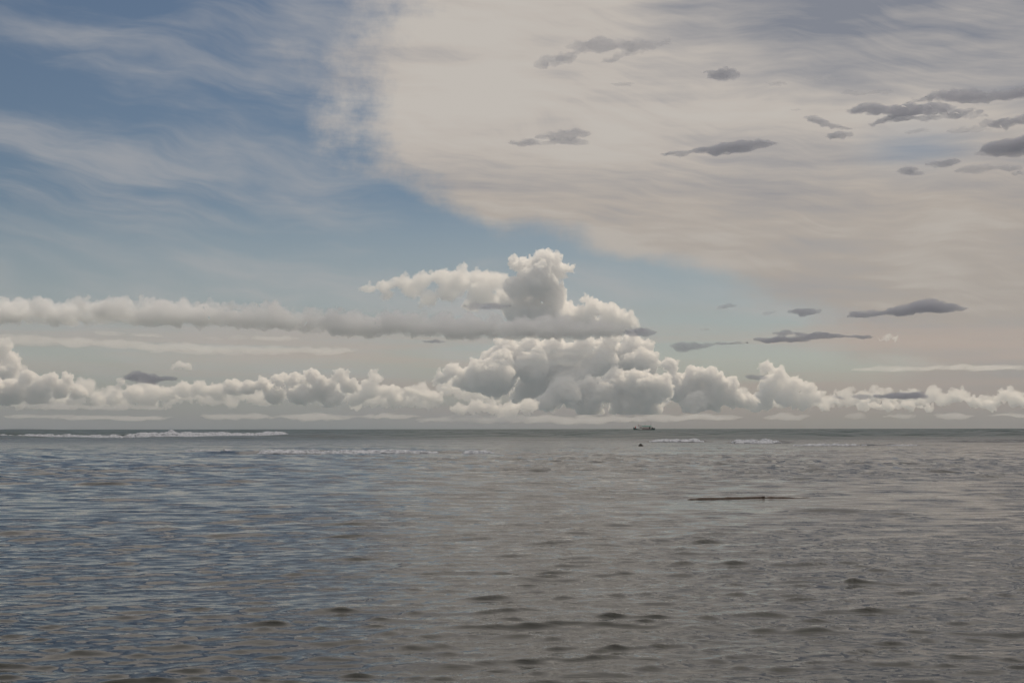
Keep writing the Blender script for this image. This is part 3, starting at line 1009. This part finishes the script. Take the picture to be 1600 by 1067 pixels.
def boat():
    YB = 1500.0
    root = bpy.data.objects.new('passenger_boat', None)
    COL.objects.link(root)
    root.location = (wx(1005.8, YB), YB, 0.0)
    tag(root, 'small dark green wooden boat with a long pale roofed cabin on the horizon', 'boat')
    dark = paint('boat_hull_paint', (0.06, 0.10, 0.10), 0.5, 0.3, 1.2)
    white = paint('boat_white_paint', (0.82, 0.82, 0.80), 0.5, 0.12, 1.5)
    green = paint('boat_roof_green', (0.10, 0.27, 0.22), 0.6, 0.2, 1.0)
    glass = paint('boat_dark_window', (0.015, 0.018, 0.02), 0.15, 0.2, 2.0)
    red = paint('boat_red', (0.45, 0.05, 0.06), 0.7, 0.2, 2.0)
    steel = paint('boat_mast_paint', (0.12, 0.12, 0.12), 0.5, 0.2, 2.0)
    # hull: bow to the left (-x), sheer rising towards both ends
    bm = bmesh.new()
    secs = []
    N = 21
    for i in range(N):
        t = i / (N - 1)
        x = -11.3 + 22.6 * t
        beam = 2.5 * (1 - (1 - min(t / 0.38, 1)) ** 2.2) * (1 - 0.3 * max(0, (t - 0.75) / 0.25) ** 2) + 0.06
        top = 1.7 + 2.3 * (1 - min(t / 0.3, 1)) ** 1.8 + 1.6 * max(0, (t - 0.72) / 0.28) ** 1.5
        keel = -0.9 + 2.4 * (1 - min(t / 0.14, 1)) ** 1.6 + 0.9 * max(0, (t - 0.9) / 0.1)
        prof = [(0, keel), (0.55, keel + 0.12 * (top - keel)), (0.86, keel + 0.4 * (top - keel)), (1.0, keel + 0.75 * (top - keel)), (1.04, top)]
        pts = [bm.verts.new((x, -a * beam, z)) for a, z in prof[::-1]] + [bm.verts.new((x, a * beam, z)) for a, z in prof[1:]]
        secs.append(pts)
    for a, b in zip(secs[:-1], secs[1:]):
        for q in range(len(a) - 1):
            bm.faces.new((a[q], a[q + 1], b[q + 1], b[q]))
        bm.faces.new((a[-1], a[0], b[0], b[-1]))
    bm.faces.new(secs[0]); bm.faces.new(secs[-1][::-1])
    hull = bm_obj('hull', bm, dark, root)
    maroon = paint('boat_maroon', (0.10, 0.03, 0.03), 0.6, 0.2, 2.0)
    # wheelhouse and passenger cabin
    bm = bmesh.new(); box(bm, (-3.6, 0, 3.6), (2.6, 3.4, 3.7), 0.08); wh = bm_obj('wheelhouse', bm, white, root)
    bm = bmesh.new(); box(bm, (-3.6, -1.72, 3.35), (2.3, 0.06, 0.9)); bm_obj('window', bm, glass, wh)
    bm = bmesh.new(); box(bm, (-3.6, 0, 5.58), (3.0, 3.9, 0.22), 0.05); bm_obj('roof', bm, steel, wh)
    bm = bmesh.new(); box(bm, (2.5, 0, 3.1), (9.4, 4.2, 2.9), 0.08); cb = bm_obj('cabin', bm, white, root)
    bm = bmesh.new(); box(bm, (2.2, -2.14, 2.45), (8.6, 0.07, 0.9)); bm_obj('lower_panel', bm, maroon, cb)
    for k in range(6):
        bm = bmesh.new(); box(bm, (-1.1 + k * 1.15, -2.13, 3.75), (0.4, 0.06, 0.5)); bm_obj('window', bm, glass, cb)
    bm = bmesh.new(); box(bm, (5.9, -2.14, 3.3), (1.3, 0.07, 1.9)); bm_obj('door', bm, glass, cb)
    bm = bmesh.new()
    sec = [(-2.5, 4.62), (-2.35, 4.95), (-1.2, 5.3), (0, 5.42), (1.2, 5.3), (2.35, 4.95), (2.5, 4.62)]
    r0 = [bm.verts.new((-2.25, y, z)) for y, z in sec]; r1 = [bm.verts.new((7.7, y, z - 0.12)) for y, z in sec]
    for q in range(len(sec) - 1): bm.faces.new((r0[q], r0[q + 1], r1[q + 1], r1[q]))
    bm.faces.new((r0[-1], r0[0], r1[0], r1[-1])); bm.faces.new(r0); bm.faces.new(r1[::-1])
    bm_obj('cabin_roof', bm, green, root)
    bm = bmesh.new(); box(bm, (8.6, 0, 3.1), (1.6, 3.4, 1.4), 0.08); bm_obj('stern_locker', bm, steel, root)
    for x, z0, z1 in ((-6.3, 2.0, 8.2), (1.1, 5.2, 8.0), (7.2, 4.8, 9.4)):
        bm = bmesh.new(); tube(bm, [(x, 0, z0), (x + 0.1, 0, z1)], [0.13, 0.07]); bm_obj('mast', bm, steel, root)
    # red pennant at the fore mast and a red cover on the foredeck
    bm = bmesh.new()
    g = [[bm.verts.new((-6.35 + 0.28 * i, 0.06 * math.sin(i * 1.3), 6.2 - 0.35 * j)) for j in range(5)] for i in range(3)]
    for i in range(2):
        for j in range(4): bm.faces.new((g[i][j], g[i + 1][j], g[i + 1][j + 1], g[i][j + 1]))
    ex = bmesh.ops.extrude_face_region(bm, geom=bm.faces[:])
    for v in [v for v in ex['geom'] if isinstance(v, bmesh.types.BMVert)]: v.co.y += 0.03
    bm_obj('pennant', bm, red, root)
    bm = bmesh.new(); bmesh.ops.create_icosphere(bm, subdivisions=2, radius=1.0)
    for v in bm.verts:
        v.co = Vector((-8.9 + v.co.x * 0.55, v.co.y * 0.6, 3.55 + v.co.z * 1.15 * (1 - 0.3 * v.co.x)))
    bm_obj('deck_cover', bm, red, root, smooth=True)


boat()


# ------------------------------------------------------------------ floating log and reef rock
def log():
    root = bpy.data.objects.new('floating_log', None)
    COL.objects.link(root)
    root.location = (LOG[0], LOG[1], 0.0)
    tag(root, 'long thin dark brown log floating low in the water at right', 'log')
    bark = paint('wet_bark', (0.075, 0.047, 0.031), 0.45, 0.5, 14.0, 0.5)
    bm = bmesh.new()
    pts, rads = [], []
    rnd = random.Random(8)
    for i in range(31):
        t = i / 30
        x = -1.95 + 4.45 * t
        z = 0.005 + 0.022 * math.sin(math.pi * min(1, t * 1.15)) - 0.02 * (1 - t) + 0.012 * rnd.uniform(-1, 1)
        y = 0.10 * math.sin(t * 4.0) + 0.25 * t
        pts.append((x, y, z))
        rads.append((0.024 + 0.040 * math.sin(math.pi * min(1, 0.12 + t * 0.9)) ** 0.6) * rnd.uniform(0.9, 1.1) * (1 if 0 < i < 30 else 0.4))
    tube(bm, pts, rads, 10)
    bm_obj('trunk', bm, bark, root, smooth=True)
    bm = bmesh.new()
    tube(bm, [(0.40, 0.2, 0.03), (0.47, 0.18, 0.07), (0.53, 0.17, 0.085)], [0.035, 0.028, 0.012], 8)
    bm_obj('broken_stub', bm, bark, root, smooth=True)


log()


def rock():
    bm = bmesh.new()
    bmesh.ops.create_icosphere(bm, subdivisions=4, radius=1.0)
    for v in bm.verts:
        p = v.co.copy()
        n = noise.fractal(p * 1.6 + Vector((3, 1, 7)), 0.8, 2.0, 4)
        k = 1 + 0.28 * n
        v.co = Vector((p.x * 0.30 * k * (1 - 0.6 * max(p.z, 0)) - 0.06 * max(p.z, 0), p.y * 0.24 * k, p.z * 0.24 * k - 0.02 + 0.05 * max(0, -p.x) * max(0, p.z)))
    o = bm_obj('reef_rock', bm, paint('wet_reef_rock', (0.03, 0.026, 0.02), 0.55, 0.5, 5.0, 0.6), None, (wx(1001, 181), 181, 0.08), smooth=True)
    tag(o, 'small dark pointed rock showing above the water below the boat', 'rock')


rock()
